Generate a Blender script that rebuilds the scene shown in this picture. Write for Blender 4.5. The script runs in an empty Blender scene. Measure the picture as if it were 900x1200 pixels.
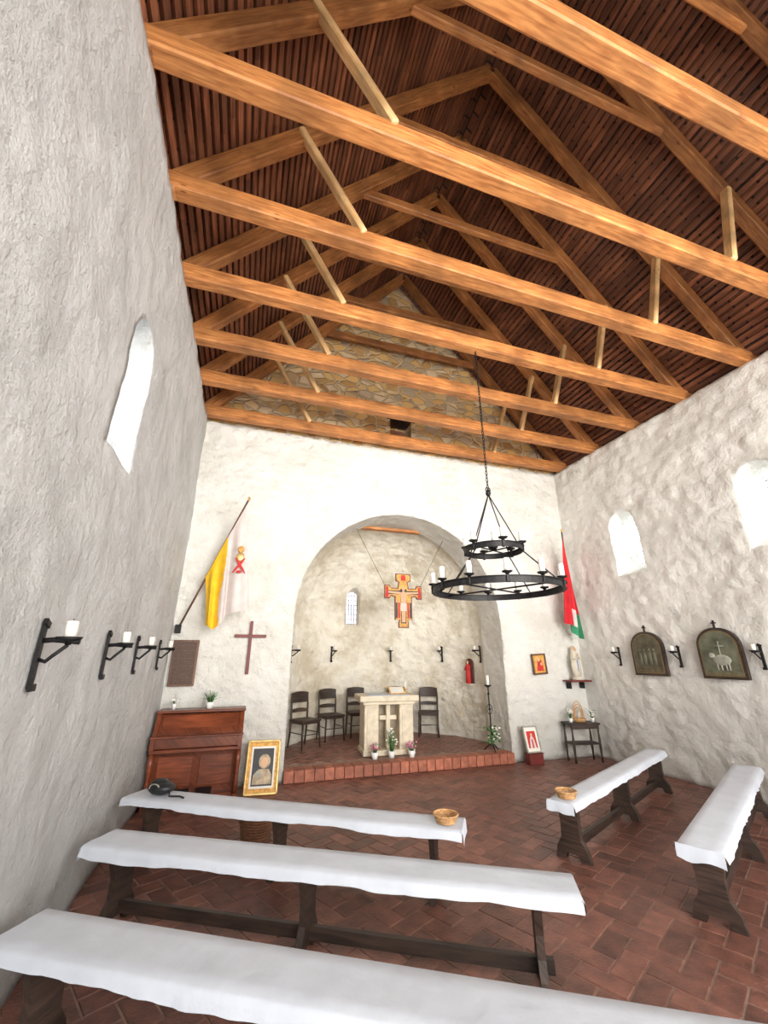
import bpy, bmesh, math, random
from mathutils import Matrix, Vector, Euler, noise
random.seed(7)
PI=math.pi
COL=bpy.context.scene.collection
# ------------------------------------------------------------------ materials
def nd(nt,t,**k):
    n=nt.nodes.new(t)
    for a,b in k.items(): setattr(n,a,b)
    return n
def mat(name,col,rough=.6,metal=0,var=.15,scale=8,bump=0,bscale=40,trans=0,emit=0,stretch=(1,1,1),coord='Object',attr=False):
    m=bpy.data.materials.new(name);m.use_nodes=True;nt=m.node_tree;p=nt.nodes['Principled BSDF']
    tc=nd(nt,'ShaderNodeTexCoord');mp=nd(nt,'ShaderNodeMapping');mp.inputs['Scale'].default_value=stretch
    nt.links.new(tc.outputs[coord],mp.inputs[0])
    nz=nd(nt,'ShaderNodeTexNoise');nz.inputs['Scale'].default_value=scale;nz.inputs['Detail'].default_value=6
    nt.links.new(mp.outputs[0],nz.inputs[0])
    cr=nd(nt,'ShaderNodeValToRGB')
    lo=[max(0,c*(1-var)) for c in col];hi=[min(1,c*(1+var)) for c in col]
    cr.color_ramp.elements[0].position=.3;cr.color_ramp.elements[1].position=.7
    cr.color_ramp.elements[0].color=(*lo,1);cr.color_ramp.elements[1].color=(*hi,1)
    nt.links.new(nz.outputs[0],cr.inputs[0])
    out=cr.outputs[0]
    if attr:
        at=nd(nt,'ShaderNodeAttribute',attribute_name='rnd')
        mx=nd(nt,'ShaderNodeMix',data_type='RGBA',blend_type='MULTIPLY');mx.inputs[0].default_value=1
        nt.links.new(out,mx.inputs[6]);nt.links.new(at.outputs['Color'],mx.inputs[7]);out=mx.outputs[2]
    nt.links.new(out,p.inputs['Base Color'])
    p.inputs['Roughness'].default_value=rough;p.inputs['Metallic'].default_value=metal
    p.inputs['Transmission Weight'].default_value=trans
    if emit:
        nt.links.new(out,p.inputs['Emission Color']);p.inputs['Emission Strength'].default_value=emit
    if bump:
        n2=nd(nt,'ShaderNodeTexNoise');n2.inputs['Scale'].default_value=bscale;n2.inputs['Detail'].default_value=5
        nt.links.new(mp.outputs[0],n2.inputs[0])
        b=nd(nt,'ShaderNodeBump');b.inputs['Strength'].default_value=bump;b.inputs['Distance'].default_value=.01
        nt.links.new(n2.outputs[0],b.inputs['Height']);nt.links.new(b.outputs[0],p.inputs['Normal'])
    return m
def wood(name,c1,c2,rough=.6,bump=.3):
    m=bpy.data.materials.new(name);m.use_nodes=True;nt=m.node_tree;p=nt.nodes['Principled BSDF']
    uv=nd(nt,'ShaderNodeUVMap');mp=nd(nt,'ShaderNodeMapping');mp.inputs['Scale'].default_value=(1.2,14,1)
    nt.links.new(uv.outputs[0],mp.inputs[0])
    nz=nd(nt,'ShaderNodeTexNoise');nz.inputs['Scale'].default_value=3;nz.inputs['Detail'].default_value=9;nz.inputs['Distortion'].default_value=.6
    nt.links.new(mp.outputs[0],nz.inputs[0])
    cr=nd(nt,'ShaderNodeValToRGB');e=cr.color_ramp.elements
    e[0].position=.33;e[0].color=(*c1,1);e[1].position=.66;e[1].color=(*c2,1)
    nt.links.new(nz.outputs[0],cr.inputs[0])
    mp2=nd(nt,'ShaderNodeMapping');mp2.inputs['Scale'].default_value=(1.4,5,1);nt.links.new(uv.outputs[0],mp2.inputs[0])
    vo=nd(nt,'ShaderNodeTexVoronoi');vo.inputs['Scale'].default_value=1.3;nt.links.new(mp2.outputs[0],vo.inputs[0])
    kr=nd(nt,'ShaderNodeValToRGB');k=kr.color_ramp.elements
    k[0].position=.03;k[0].color=(.35,.25,.2,1);k[1].position=.07;k[1].color=(1,1,1,1)
    nt.links.new(vo.outputs['Distance'],kr.inputs[0])
    m1=nd(nt,'ShaderNodeMix',data_type='RGBA',blend_type='MULTIPLY');m1.inputs[0].default_value=1
    nt.links.new(cr.outputs[0],m1.inputs[6]);nt.links.new(kr.outputs[0],m1.inputs[7])
    bl=nd(nt,'ShaderNodeTexNoise');bl.inputs['Scale'].default_value=2.2;bl.inputs['Detail'].default_value=4;nt.links.new(uv.outputs[0],bl.inputs[0])
    br=nd(nt,'ShaderNodeMapRange');br.inputs[1].default_value=.35;br.inputs[2].default_value=.65;br.inputs[3].default_value=.62;br.inputs[4].default_value=1.12
    nt.links.new(bl.outputs[0],br.inputs[0])
    m3=nd(nt,'ShaderNodeMix',data_type='RGBA',blend_type='MULTIPLY');m3.inputs[0].default_value=1
    nt.links.new(m1.outputs[2],m3.inputs[6]);nt.links.new(br.outputs[0],m3.inputs[7])
    at=nd(nt,'ShaderNodeAttribute',attribute_name='rnd')
    mx=nd(nt,'ShaderNodeMix',data_type='RGBA',blend_type='MULTIPLY');mx.inputs[0].default_value=1
    nt.links.new(m3.outputs[2],mx.inputs[6]);nt.links.new(at.outputs['Color'],mx.inputs[7])
    nt.links.new(mx.outputs[2],p.inputs['Base Color']);p.inputs['Roughness'].default_value=rough
    b=nd(nt,'ShaderNodeBump');b.inputs['Strength'].default_value=bump;b.inputs['Distance'].default_value=.006
    nt.links.new(nz.outputs[0],b.inputs['Height']);nt.links.new(b.outputs[0],p.inputs['Normal'])
    return m
def plaster(name,col,dist=.05,sc=5,lo=None,cell=0,grain=.45,gs=45,p0=.36,p1=.58):
    m=bpy.data.materials.new(name);m.use_nodes=True;nt=m.node_tree;p=nt.nodes['Principled BSDF']
    lo=lo or [c*.86 for c in col]
    tc=nd(nt,'ShaderNodeTexCoord')
    nz=nd(nt,'ShaderNodeTexNoise');nz.inputs['Scale'].default_value=1.5;nz.inputs['Detail'].default_value=10;nz.inputs['Roughness'].default_value=.68
    nt.links.new(tc.outputs['Object'],nz.inputs[0])
    cr=nd(nt,'ShaderNodeValToRGB');e=cr.color_ramp.elements
    e[0].position=p0;e[0].color=(*lo,1);e[1].position=p1;e[1].color=(*col,1)
    nt.links.new(nz.outputs[0],cr.inputs[0])
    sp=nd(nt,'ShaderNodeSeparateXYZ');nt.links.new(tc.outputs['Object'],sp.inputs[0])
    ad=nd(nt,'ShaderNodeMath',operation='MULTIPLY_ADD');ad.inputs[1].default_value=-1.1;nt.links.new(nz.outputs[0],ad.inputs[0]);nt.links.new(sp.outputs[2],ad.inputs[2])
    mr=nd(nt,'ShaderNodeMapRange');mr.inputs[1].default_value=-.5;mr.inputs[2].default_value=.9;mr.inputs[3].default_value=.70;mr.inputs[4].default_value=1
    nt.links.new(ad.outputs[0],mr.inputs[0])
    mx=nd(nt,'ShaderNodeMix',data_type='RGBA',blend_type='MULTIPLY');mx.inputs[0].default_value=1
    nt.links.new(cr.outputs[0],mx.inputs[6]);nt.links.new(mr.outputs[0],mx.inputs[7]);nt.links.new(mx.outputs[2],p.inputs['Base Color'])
    p.inputs['Roughness'].default_value=.85
    n2=nd(nt,'ShaderNodeTexNoise');n2.inputs['Scale'].default_value=sc;n2.inputs['Detail'].default_value=12;n2.inputs['Roughness'].default_value=.62
    nt.links.new(tc.outputs['Object'],n2.inputs[0])
    h=n2.outputs[0]
    if cell:
        mp=nd(nt,'ShaderNodeMapping');mp.inputs['Scale'].default_value=(1,1,1.6);nt.links.new(tc.outputs['Object'],mp.inputs[0])
        mw=nd(nt,'ShaderNodeMix',data_type='RGBA');mw.inputs[0].default_value=.14
        nt.links.new(mp.outputs[0],mw.inputs[6]);nt.links.new(n2.outputs[1],mw.inputs[7])
        v=nd(nt,'ShaderNodeTexVoronoi',feature='SMOOTH_F1');v.inputs['Scale'].default_value=5.5;v.inputs['Smoothness'].default_value=.8
        nt.links.new(mw.outputs[2],v.inputs[0])
        ma=nd(nt,'ShaderNodeMath',operation='MULTIPLY_ADD');ma.inputs[1].default_value=-cell
        nt.links.new(v.outputs['Distance'],ma.inputs[0]);nt.links.new(h,ma.inputs[2]);h=ma.outputs[0]
    n3=nd(nt,'ShaderNodeTexNoise');n3.inputs['Scale'].default_value=gs;n3.inputs['Detail'].default_value=5;n3.inputs['Roughness'].default_value=.7
    nt.links.new(tc.outputs['Object'],n3.inputs[0])
    b=nd(nt,'ShaderNodeBump');b.inputs['Strength'].default_value=1;b.inputs['Distance'].default_value=dist
    b2=nd(nt,'ShaderNodeBump');b2.inputs['Strength'].default_value=grain;b2.inputs['Distance'].default_value=.012
    nt.links.new(h,b.inputs['Height']);nt.links.new(n3.outputs[0],b2.inputs['Height'])
    nt.links.new(b.outputs[0],b2.inputs['Normal']);nt.links.new(b2.outputs[0],p.inputs['Normal'])
    return m
def stone(name):
    m=bpy.data.materials.new(name);m.use_nodes=True;nt=m.node_tree;p=nt.nodes['Principled BSDF']
    tc=nd(nt,'ShaderNodeTexCoord');mp=nd(nt,'ShaderNodeMapping');mp.inputs['Scale'].default_value=(4.0,4.0,7)
    nt.links.new(tc.outputs['Object'],mp.inputs[0])
    wn=nd(nt,'ShaderNodeTexNoise');wn.inputs['Scale'].default_value=1.5;nt.links.new(mp.outputs[0],wn.inputs[0])
    mw=nd(nt,'ShaderNodeMix',data_type='RGBA');mw.inputs[0].default_value=.22
    nt.links.new(mp.outputs[0],mw.inputs[6]);nt.links.new(wn.outputs[1],mw.inputs[7])
    v=nd(nt,'ShaderNodeTexVoronoi');v.inputs['Scale'].default_value=1.3;nt.links.new(mw.outputs[2],v.inputs[0])
    e=nd(nt,'ShaderNodeTexVoronoi',feature='DISTANCE_TO_EDGE');e.inputs['Scale'].default_value=1.3;nt.links.new(mw.outputs[2],e.inputs[0])
    sx=nd(nt,'ShaderNodeSeparateColor');nt.links.new(v.outputs['Color'],sx.inputs[0])
    cr=nd(nt,'ShaderNodeValToRGB');r=cr.color_ramp;r.elements[0].color=(.52,.28,.10,1);r.elements[1].color=(.95,.72,.38,1)
    x=r.elements.new(.35);x.color=(.92,.60,.22,1);x=r.elements.new(.6);x.color=(.50,.38,.25,1);x=r.elements.new(.8);x.color=(.88,.70,.45,1)
    nt.links.new(sx.outputs[0],cr.inputs[0])
    er=nd(nt,'ShaderNodeValToRGB');er.color_ramp.elements[0].position=.02;er.color_ramp.elements[1].position=.10
    nt.links.new(e.outputs['Distance'],er.inputs[0])
    mx=nd(nt,'ShaderNodeMix',data_type='RGBA');mx.inputs[6].default_value=(.80,.62,.38,1)
    nt.links.new(er.outputs[0],mx.inputs[0]);nt.links.new(cr.outputs[0],mx.inputs[7]);nt.links.new(mx.outputs[2],p.inputs['Base Color'])
    b=nd(nt,'ShaderNodeBump');b.inputs['Strength'].default_value=.8;b.inputs['Distance'].default_value=.04
    nt.links.new(er.outputs[0],b.inputs['Height']);nt.links.new(b.outputs[0],p.inputs['Normal']);p.inputs['Roughness'].default_value=.9
    return m
def tilemat(name):
    m=bpy.data.materials.new(name);m.use_nodes=True;nt=m.node_tree;p=nt.nodes['Principled BSDF']
    uv=nd(nt,'ShaderNodeUVMap')
    b=nd(nt,'ShaderNodeTexBrick');b.inputs['Scale'].default_value=1;b.inputs['Brick Width'].default_value=.2;b.inputs['Row Height'].default_value=.17
    b.inputs['Mortar Size'].default_value=.012;b.inputs['Color1'].default_value=(.26,.09,.035,1);b.inputs['Color2'].default_value=(.12,.045,.022,1);b.inputs['Mortar'].default_value=(.03,.014,.01,1)
    nt.links.new(uv.outputs[0],b.inputs[0]);nt.links.new(b.outputs[0],p.inputs['Base Color']);p.inputs['Roughness'].default_value=.85
    return m
M={}
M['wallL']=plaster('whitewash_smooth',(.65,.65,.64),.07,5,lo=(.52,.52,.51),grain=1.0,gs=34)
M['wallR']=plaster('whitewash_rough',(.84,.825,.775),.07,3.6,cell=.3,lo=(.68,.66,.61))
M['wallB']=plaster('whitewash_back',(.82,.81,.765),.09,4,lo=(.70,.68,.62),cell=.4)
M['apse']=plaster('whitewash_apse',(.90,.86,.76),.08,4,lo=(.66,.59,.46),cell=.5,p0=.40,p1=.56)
M['stone']=stone('rubble_stone')
M['beam']=wood('timber_honey',(.36,.12,.030),(.66,.28,.085))
M['strut']=wood('timber_pale',(.70,.42,.17),(.88,.60,.30))
M['lath']=wood('lath_brown',(.13,.042,.020),(.30,.105,.045))
M['dark']=wood('bench_wood_dark',(.022,.014,.011),(.07,.042,.03),.5)
M['organ']=wood('organ_mahogany',(.12,.026,.010),(.24,.06,.022),.35,.1)
M['brown']=wood('wood_brown',(.12,.055,.03),(.2,.10,.055),.5)
M['tiles']=tilemat('roof_tiles')
M['brick']=mat('terracotta_brick',(.19,.078,.055),.42,0,.35,9,.5,60,attr=True)
M['mortar']=mat('mortar',(.28,.19,.15),.9,0,.3,10)
M['stepbrick']=mat('step_brick',(.36,.12,.07),.6,0,.3,14,.5,60,attr=True)
M['iron']=mat('wrought_iron',(.022,.021,.022),.5,.7,.3,30,.3,80)
M['wax']=mat('candle_wax',(.86,.83,.76),.5,0,.04)
M['cloth']=mat('white_cloth',(.60,.64,.71),.85,0,.07,5,.5,14)
M['altar']=mat('altar_limestone',(.68,.60,.46),.7,0,.14,12,.4,50)
M['altard']=mat('altar_marble_dark',(.33,.27,.19),.6,0,.2,12)
M['red']=mat('red_paint',(.55,.03,.03),.7,0,.15)
M['crossred']=mat('cross_wood_red',(.16,.025,.02),.5,0,.2)
M['yellow']=mat('yellow_cloth',(.88,.52,.02),.8,0,.1)
M['whitec']=mat('white_flag_cloth',(.68,.60,.57),.8,0,.08)
M['redc']=mat('red_cloth',(.62,.02,.03),.8,0,.12)
M['greenc']=mat('green_cloth',(.04,.26,.13),.8,0,.12)
M['gold']=mat('gilding',(.62,.42,.16),.4,.5,.25,20)
M['oldgold']=mat('old_gilding',(.22,.15,.06),.5,.4,.3,20)
M['goldp']=mat('icon_gold_paint',(.68,.36,.08),.6,0,.4,25)
M['skin']=mat('painted_skin',(.68,.42,.26),.7,0,.1)
M['statue']=mat('painted_plaster_white',(.62,.57,.46),.5,0,.12)
M['blue']=mat('painted_blue',(.15,.25,.5),.6)
M['leaf']=mat('leaf_green',(.05,.16,.035),.6,0,.5,20)
M['pink']=mat('petal_pink',(.75,.25,.42),.6,0,.2,20)
M['whitefl']=mat('petal_white',(.85,.83,.78),.6)
M['pot']=mat('white_ceramic',(.82,.82,.8),.25,0,.03)
M['wick']=mat('wicker',(.52,.29,.12),.6,0,.35,40,.6,80)
M['wickd']=mat('wicker_brown',(.23,.10,.05),.6,0,.35,40,.6,80)
M['black']=mat('black_leather',(.012,.012,.014),.45,0,.2)
M['blackp']=mat('black_print',(.03,.03,.033),.5,0,.3)
M['paper']=mat('paper',(.80,.78,.72),.7,0,.04)
M['sepia']=mat('sepia_print',(.42,.33,.22),.6,0,.5,14)
M['plaque']=mat('plaque_relief',(.10,.085,.05),.5,0,.5,9,.5,20)
M['plaqueg']=mat('plaque_greenish',(.13,.135,.09),.5,0,.5,7,.5,20)
M['greyst']=mat('grey_relief',(.36,.36,.30),.6,0,.3,12)
M['board']=mat('memorial_board',(.09,.05,.035),.6,0,.45,60,.4,90)
M['niche']=mat('niche_dark',(.10,.04,.03),.8)
M['glassb']=mat('window_glass_glow_blue',(.72,.80,.95),.3,0,.05,4,emit=.9)  # emission stands in for daylight coming through the apse window
M['glassp']=mat('window_glass_glow_rose',(.95,.86,.88),.3,0,.05,4,emit=.9)  # rose panes also glow by themselves in place of outside light
def glass():
    m=bpy.data.materials.new('window_glass');m.use_nodes=True;nt=m.node_tree
    for n in list(nt.nodes):
        if n.type=='BSDF_PRINCIPLED': nt.nodes.remove(n)
    o=[n for n in nt.nodes if n.type=='OUTPUT_MATERIAL'][0]
    t=nd(nt,'ShaderNodeBsdfTransparent');t.inputs[0].default_value=(.9,.95,.97,1)
    g=nd(nt,'ShaderNodeBsdfGlossy');g.inputs['Roughness'].default_value=.1
    x=nd(nt,'ShaderNodeMixShader');x.inputs[0].default_value=.08
    nt.links.new(t.outputs[0],x.inputs[1]);nt.links.new(g.outputs[0],x.inputs[2]);nt.links.new(x.outputs[0],o.inputs[0]);return m
M['glass']=glass()
# ------------------------------------------------------------------ mesh builder
class B:
    def __init__(s):
        s.bm=bmesh.new();s.mats=[];s.uv=s.bm.loops.layers.uv.new('UVMap');s.col=s.bm.loops.layers.float_color.new('rnd')
    def mi(s,k):
        if k not in s.mats: s.mats.append(k)
        return s.mats.index(k)
    def add(s,vs,fs,k,smooth=False,loc=None,val=None):
        i=s.mi(k);V=[s.bm.verts.new(v) for v in vs]
        if val is None: val=random.uniform(.82,1.15)
        o=random.uniform(0,20);o2=random.uniform(0,20)
        for f in fs:
            try: F=s.bm.faces.new([V[j] for j in f])
            except ValueError: continue
            F.material_index=i;F.smooth=smooth
            for L,j in zip(F.loops,f):
                L[s.col]=(val,val,val,1)
                l=loc[j] if loc else vs[j]
                L[s.uv].uv=(l[0]+o,l[1]+l[2]+o2)
    def tmp(s,t,Mx,k,smooth=False,val=None,ax=None):
        t.verts.index_update()
        l=[v.co.copy() for v in t.verts]
        if ax==1: l2=[Vector((v.y,v.x,v.z)) for v in l]
        elif ax==2: l2=[Vector((v.z,v.x,v.y)) for v in l]
        else: l2=l
        s.add([Mx@v for v in l],[[v.index for v in f.verts] for f in t.faces],k,smooth,l2,val);t.free()
    def box(s,c,d,k,rot=(0,0,0),bev=0,val=None,Mx=None,seg=1):
        t=bmesh.new();bmesh.ops.create_cube(t,size=1)
        for v in t.verts: v.co=Vector((v.co.x*d[0],v.co.y*d[1],v.co.z*d[2]))
        if bev: bmesh.ops.bevel(t,geom=t.edges[:]+t.verts[:],offset=bev,segments=seg,affect='EDGES',profile=.5)
        X=Matrix.Translation(c)@Euler(rot).to_matrix().to_4x4()
        if Mx: X=Mx@X
        s.tmp(t,X,k,False,val,ax=max(range(3),key=lambda i:d[i]))
    def beam(s,a,b,w,h,k,up=(0,0,1),bev=.012,val=None):
        a=Vector(a);b=Vector(b);x=(b-a).normalized();u=Vector(up)
        y=u.cross(x).normalized();z=x.cross(y)
        R=Matrix((x,y,z)).transposed().to_4x4();X=Matrix.Translation((a+b)/2)@R
        s.box((0,0,0),((b-a).length,w,h),k,bev=bev,val=val,Mx=X)
    def tube(s,pts,r,k,seg=8,closed=False,val=None):
        pts=[Vector(p) for p in pts];n=len(pts);R=r if isinstance(r,(list,tuple)) else [r]*n
        vs=[];fs=[];pu=None
        for i,p in enumerate(pts):
            if closed: d=pts[(i+1)%n]-pts[i-1]
            else: d=pts[min(i+1,n-1)]-pts[max(i-1,0)]
            d.normalize()
            if pu is None:
                pu=d.orthogonal().normalized()
            pu=(pu-d*pu.dot(d)).normalized();w=d.cross(pu)
            for j in range(seg):
                a=2*PI*j/seg;vs.append(p+(pu*math.cos(a)+w*math.sin(a))*R[i])
        for i in range(n if closed else n-1):
            for j in range(seg):
                a=i*seg+j;b=i*seg+(j+1)%seg;c=((i+1)%n)*seg+(j+1)%seg;d=((i+1)%n)*seg+j
                fs.append([a,b,c,d])
        if not closed: fs.append(list(range(seg))[::-1]);fs.append([(n-1)*seg+j for j in range(seg)])
        s.add(vs,fs,k,True,None,val)
    def lathe(s,prof,k,c=(0,0,0),seg=20,Mx=None,smooth=True,flat=1):
        vs=[];fs=[];n=len(prof)
        for r,z in prof:
            for j in range(seg):
                a=2*PI*j/seg;v=Vector((c[0]+max(r,.0004)*math.cos(a),c[1]+max(r,.0004)*flat*math.sin(a),c[2]+z));vs.append(Mx@v if Mx else v)
        for i in range(n-1):
            for j in range(seg):
                fs.append([i*seg+j,i*seg+(j+1)%seg,(i+1)*seg+(j+1)%seg,(i+1)*seg+j])
        fs.append(list(range(seg))[::-1]);fs.append([(n-1)*seg+j for j in range(seg)])
        s.add(vs,fs,k,smooth)
    def ball(s,c,r,k,rot=(0,0,0),seg=12):
        t=bmesh.new();bmesh.ops.create_uvsphere(t,u_segments=seg,v_segments=max(6,seg*2//3),radius=1)
        X=Matrix.Translation(c)@Euler(rot).to_matrix().to_4x4()@Matrix.Diagonal((*r,1));s.tmp(t,X,k,True)
    def ext(s,poly,d,k,Mx,val=None):
        n=len(poly);l=[Vector((x,y,0)) for x,y in poly]+[Vector((x,y,d)) for x,y in poly]
        fs=[list(range(n))[::-1],[n+i for i in range(n)]]+[[i,(i+1)%n,n+(i+1)%n,n+i] for i in range(n)]
        s.add([Mx@v for v in l],fs,k,False,l,val)
    def ring(s,c,R,t,h,k,seg=64):
        vs=[];fs=[]
        for j in range(seg):
            a=2*PI*j/seg
            for rr,zz in ((R-t/2,-h/2),(R+t/2,-h/2),(R+t/2,h/2),(R-t/2,h/2)):
                vs.append(Vector((c[0]+rr*math.cos(a),c[1]+rr*math.sin(a),c[2]+zz)))
        for j in range(seg):
            q=(j+1)%seg
            for i in range(4): fs.append([j*4+i,q*4+i,q*4+(i+1)%4,j*4+(i+1)%4])
        s.add(vs,fs,k,False)
    def make(s,name,loc=(0,0,0),rz=0,rot=None,recalc=True):
        if recalc: bmesh.ops.recalc_face_normals(s.bm,faces=s.bm.faces[:])
        me=bpy.data.meshes.new(name);s.bm.to_mesh(me);s.bm.free()
        for k in s.mats: me.materials.append(M[k])
        o=bpy.data.objects.new(name,me);COL.objects.link(o);o.location=loc
        o.rotation_euler=rot if rot else (0,0,rz);return o
def wallB(x,z,y,tilt=0):
    return Matrix.Translation((x,y,z))@Matrix(((1,0,0,0),(0,0,-1,0),(0,1,0,0),(0,0,0,1)))@Matrix.Rotation(tilt,4,'Z')
# ------------------------------------------------------------------ room dimensions
XL,XR,YB,YF,ZW=-1.0,6.22,6.82,-2.4,5.52
CX=2.61;RID=9.9;AC=2.6;AR=1.89;AS=2.29
TH=.70;AY=YB+TH-.02
def disp(p,amp,st):
    a=noise.noise(p*1.1)*.5+noise.noise(p*2.7)*.35+noise.noise(p*6.3)*.3*st+noise.noise(p*12)*.18*st
    if st>1:
        q=Vector((p.x*3.2,p.y*3.2,p.z*4.6))+noise.noise_vector(p*2)*.5;d=noise.voronoi(q)[0];a+=min(.5,(d[1]-d[0]))*.6
    return a*amp
def wall(name,o,u,v,n,U,V,thick,k,amp=.03,st=1,res=.075):
    o=Vector(o);u=Vector(u);v=Vector(v);n=Vector(n);nu=max(2,int(U/res));nv=max(2,int(V/res))
    bm=bmesh.new();F=[];K=[]
    for i in range(nu+1):
        F.append([]);K.append([])
        for j in range(nv+1):
            p=o+u*(U*i/nu)+v*(V*j/nv);q=p-n*disp(p+Vector((3,7,1)),amp,st)
            F[i].append(bm.verts.new(q));K[i].append(bm.verts.new(p+n*thick))
    for i in range(nu):
        for j in range(nv):
            f=bm.faces.new((F[i][j],F[i+1][j],F[i+1][j+1],F[i][j+1]));f.smooth=True
            bm.faces.new((K[i][j+1],K[i+1][j+1],K[i+1][j],K[i][j]))
    for i in range(nu):
        bm.faces.new((F[i+1][0],F[i][0],K[i][0],K[i+1][0]));bm.faces.new((F[i][nv],F[i+1][nv],K[i+1][nv],K[i][nv]))
    for j in range(nv):
        bm.faces.new((F[0][j],F[0][j+1],K[0][j+1],K[0][j]));bm.faces.new((F[nu][j+1],F[nu][j],K[nu][j],K[nu][j+1]))
    bmesh.ops.recalc_face_normals(bm,faces=bm.faces[:])
    me=bpy.data.meshes.new(name);bm.to_mesh(me);bm.free();me.materials.append(M[k])
    ob=bpy.data.objects.new(name,me);COL.objects.link(ob);return ob
def arch(c,h,z0,zs,n=16,fl=1.0):
    pts=[(c-h,z0),(c+h,z0)]
    for i in range(n+1):
        a=PI*i/n;pts.append((c+h*math.cos(a),zs+h*fl*math.sin(a)))
    return pts
def cutter(secs,axis,k):
    bm=bmesh.new();R=[]
    for d,pts in secs:
        R.append([bm.verts.new((d,a,z) if axis=='x' else (a,d,z)) for a,z in pts])
    n=len(R[0])
    for A,C in zip(R,R[1:]):
        for i in range(n): bm.faces.new((A[i],A[(i+1)%n],C[(i+1)%n],C[i]))
    bm.faces.new(R[0]);bm.faces.new(R[-1][::-1]);bmesh.ops.recalc_face_normals(bm,faces=bm.faces[:])
    me=bpy.data.meshes.new('cut');bm.to_mesh(me);bm.free();me.materials.append(M[k])
    o=bpy.data.objects.new('cut',me);COL.objects.link(o);return o
def cut(ob,cs):
    for c in cs:
        m=ob.modifiers.new('b','BOOLEAN');m.object=c;m.operation='DIFFERENCE';m.solver='EXACT'
    dg=bpy.context.evaluated_depsgraph_get();me=bpy.data.meshes.new_from_object(ob.evaluated_get(dg))
    ob.modifiers.clear();ob.data=me
    for c in cs: bpy.data.objects.remove(c)
# ------------------------------------------------------------------ walls
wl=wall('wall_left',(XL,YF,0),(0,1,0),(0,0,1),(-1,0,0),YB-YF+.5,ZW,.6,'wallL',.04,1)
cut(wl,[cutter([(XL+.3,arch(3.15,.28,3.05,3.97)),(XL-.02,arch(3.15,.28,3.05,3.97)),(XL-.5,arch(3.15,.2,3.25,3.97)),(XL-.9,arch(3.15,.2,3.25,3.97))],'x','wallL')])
wr=wall('wall_right',(XR,YF,0),(0,1,0),(0,0,1),(1,0,0),YB-YF+.5,ZW,.6,'wallR',.055,1.3,.06)
def wc(y): return cutter([(XR-.3,arch(y,.28,3.03,3.88)),(XR+.02,arch(y,.28,3.03,3.88)),(XR+.42,arch(y,.16,3.25,3.93)),(XR+.9,arch(y,.16,3.25,3.93))],'x','wallR')
cut(wr,[wc(5.33),wc(3.2)])
wb=wall('wall_back',(XL-.6,YB,0),(1,0,0),(0,0,1),(0,1,0),XR-XL+1.2,ZW,TH,'wallB',.05,1.3)
cut(wb,[cutter([(YB-.4,arch(AC,AR,-.2,AS,40)),(YB+1.2,arch(AC,AR,-.2,AS,40))],'y','wallB')])
hole=[(2.38,5.93),(2.84,5.93),(2.84,6.28),(2.38,6.28)]
b=B();b.ext([(XL-.25,ZW-.02),(XR+.25,ZW-.02),(CX,RID+.05)],.4,'stone',wallB(0,0,YB+.5));wg=b.make('wall_gable')
cut(wg,[cutter([(YB-.4,hole),(YB+1,hole)],'y','stone')])
b=B();b.ext([(XL-.25,ZW-.3),(XR+.25,ZW-.3),(XR+.25,ZW-.02),(CX,RID+.05),(XL-.25,ZW-.02)],.4,'wallB',wallB(0,0,YF));b.make('gable_light_block')  # unseen gable over the open rear, added to darken the roof
b=B();b.box((2.61,YB+.62,6.1),(.7,.06,.6),'niche');b.box((2.61,YB+.25,6.31),(.62,.34,.06),'dark');b.make('gable_hatch')
def apse():
    bm=bmesh.new();na=48;R=AR+.06
    prof=[(R,z) for z in [i*.1 for i in range(-1,23)]]+[(R*math.cos(t)+.03,AS+R*math.sin(t)) for t in [math.radians(x) for x in list(range(0,90,4))+[89]]]
    I=[];O=[]
    for i in range(na+1):
        a=PI*i/na;I.append([]);O.append([])
        for j,(r,z) in enumerate(prof):
            d=Vector((math.cos(a),math.sin(a),0));p=Vector((AC,AY,z))+d*r
            s=1-disp(p+Vector((9,2,4)),.055,1.4)/R
            I[i].append(bm.verts.new((AC+d.x*r*s,AY+d.y*r*s,z)))
            k=(R+.35)/R;O[i].append(bm.verts.new((AC+d.x*r*k,AY+d.y*r*k,z if z<=AS else AS+(z-AS)*k)))
    n=len(prof)
    for i in range(na):
        for j in range(n-1):
            f=bm.faces.new((I[i][j],I[i+1][j],I[i+1][j+1],I[i][j+1]));f.smooth=True
            bm.faces.new((O[i][j+1],O[i+1][j+1],O[i+1][j],O[i][j]))
        bm.faces.new((I[i+1][0],I[i][0],O[i][0],O[i+1][0]));bm.faces.new((I[i][n-1],I[i+1][n-1],O[i+1][n-1],O[i][n-1]))
    for j in range(n-1):
        bm.faces.new((I[0][j],I[0][j+1],O[0][j+1],O[0][j]));bm.faces.new((I[na][j+1],I[na][j],O[na][j],O[na][j+1]))
    bmesh.ops.recalc_face_normals(bm,faces=bm.faces[:])
    me=bpy.data.meshes.new('wall_apse');bm.to_mesh(me);bm.free();me.materials.append(M['apse'])
    o=bpy.data.objects.new('wall_apse',me);COL.objects.link(o);return o
wa=apse();q=AY+AR
WX=2.30
cut(wa,[cutter([(q-.6,arch(WX,.17,2.36,2.98)),(q+.03,arch(WX,.17,2.36,2.98)),(q+.19,arch(WX,.13,2.38,2.98)),(q+.7,arch(WX,.13,2.38,2.98))],'y','apse')])
b=B()
for i in range(4):
    for j in range(7):
        x=WX-.13+.065*i;z=2.38+.107*j
        b.box((x+.0325,q+.18,z+.05),(.06,.01,.10),'glassp' if (i in(0,3))!=(j%3==1) else 'glassb')
for i in range(5): b.box((WX-.13+.065*i,q+.17,2.75),(.010,.015,.78),'iron')
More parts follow.
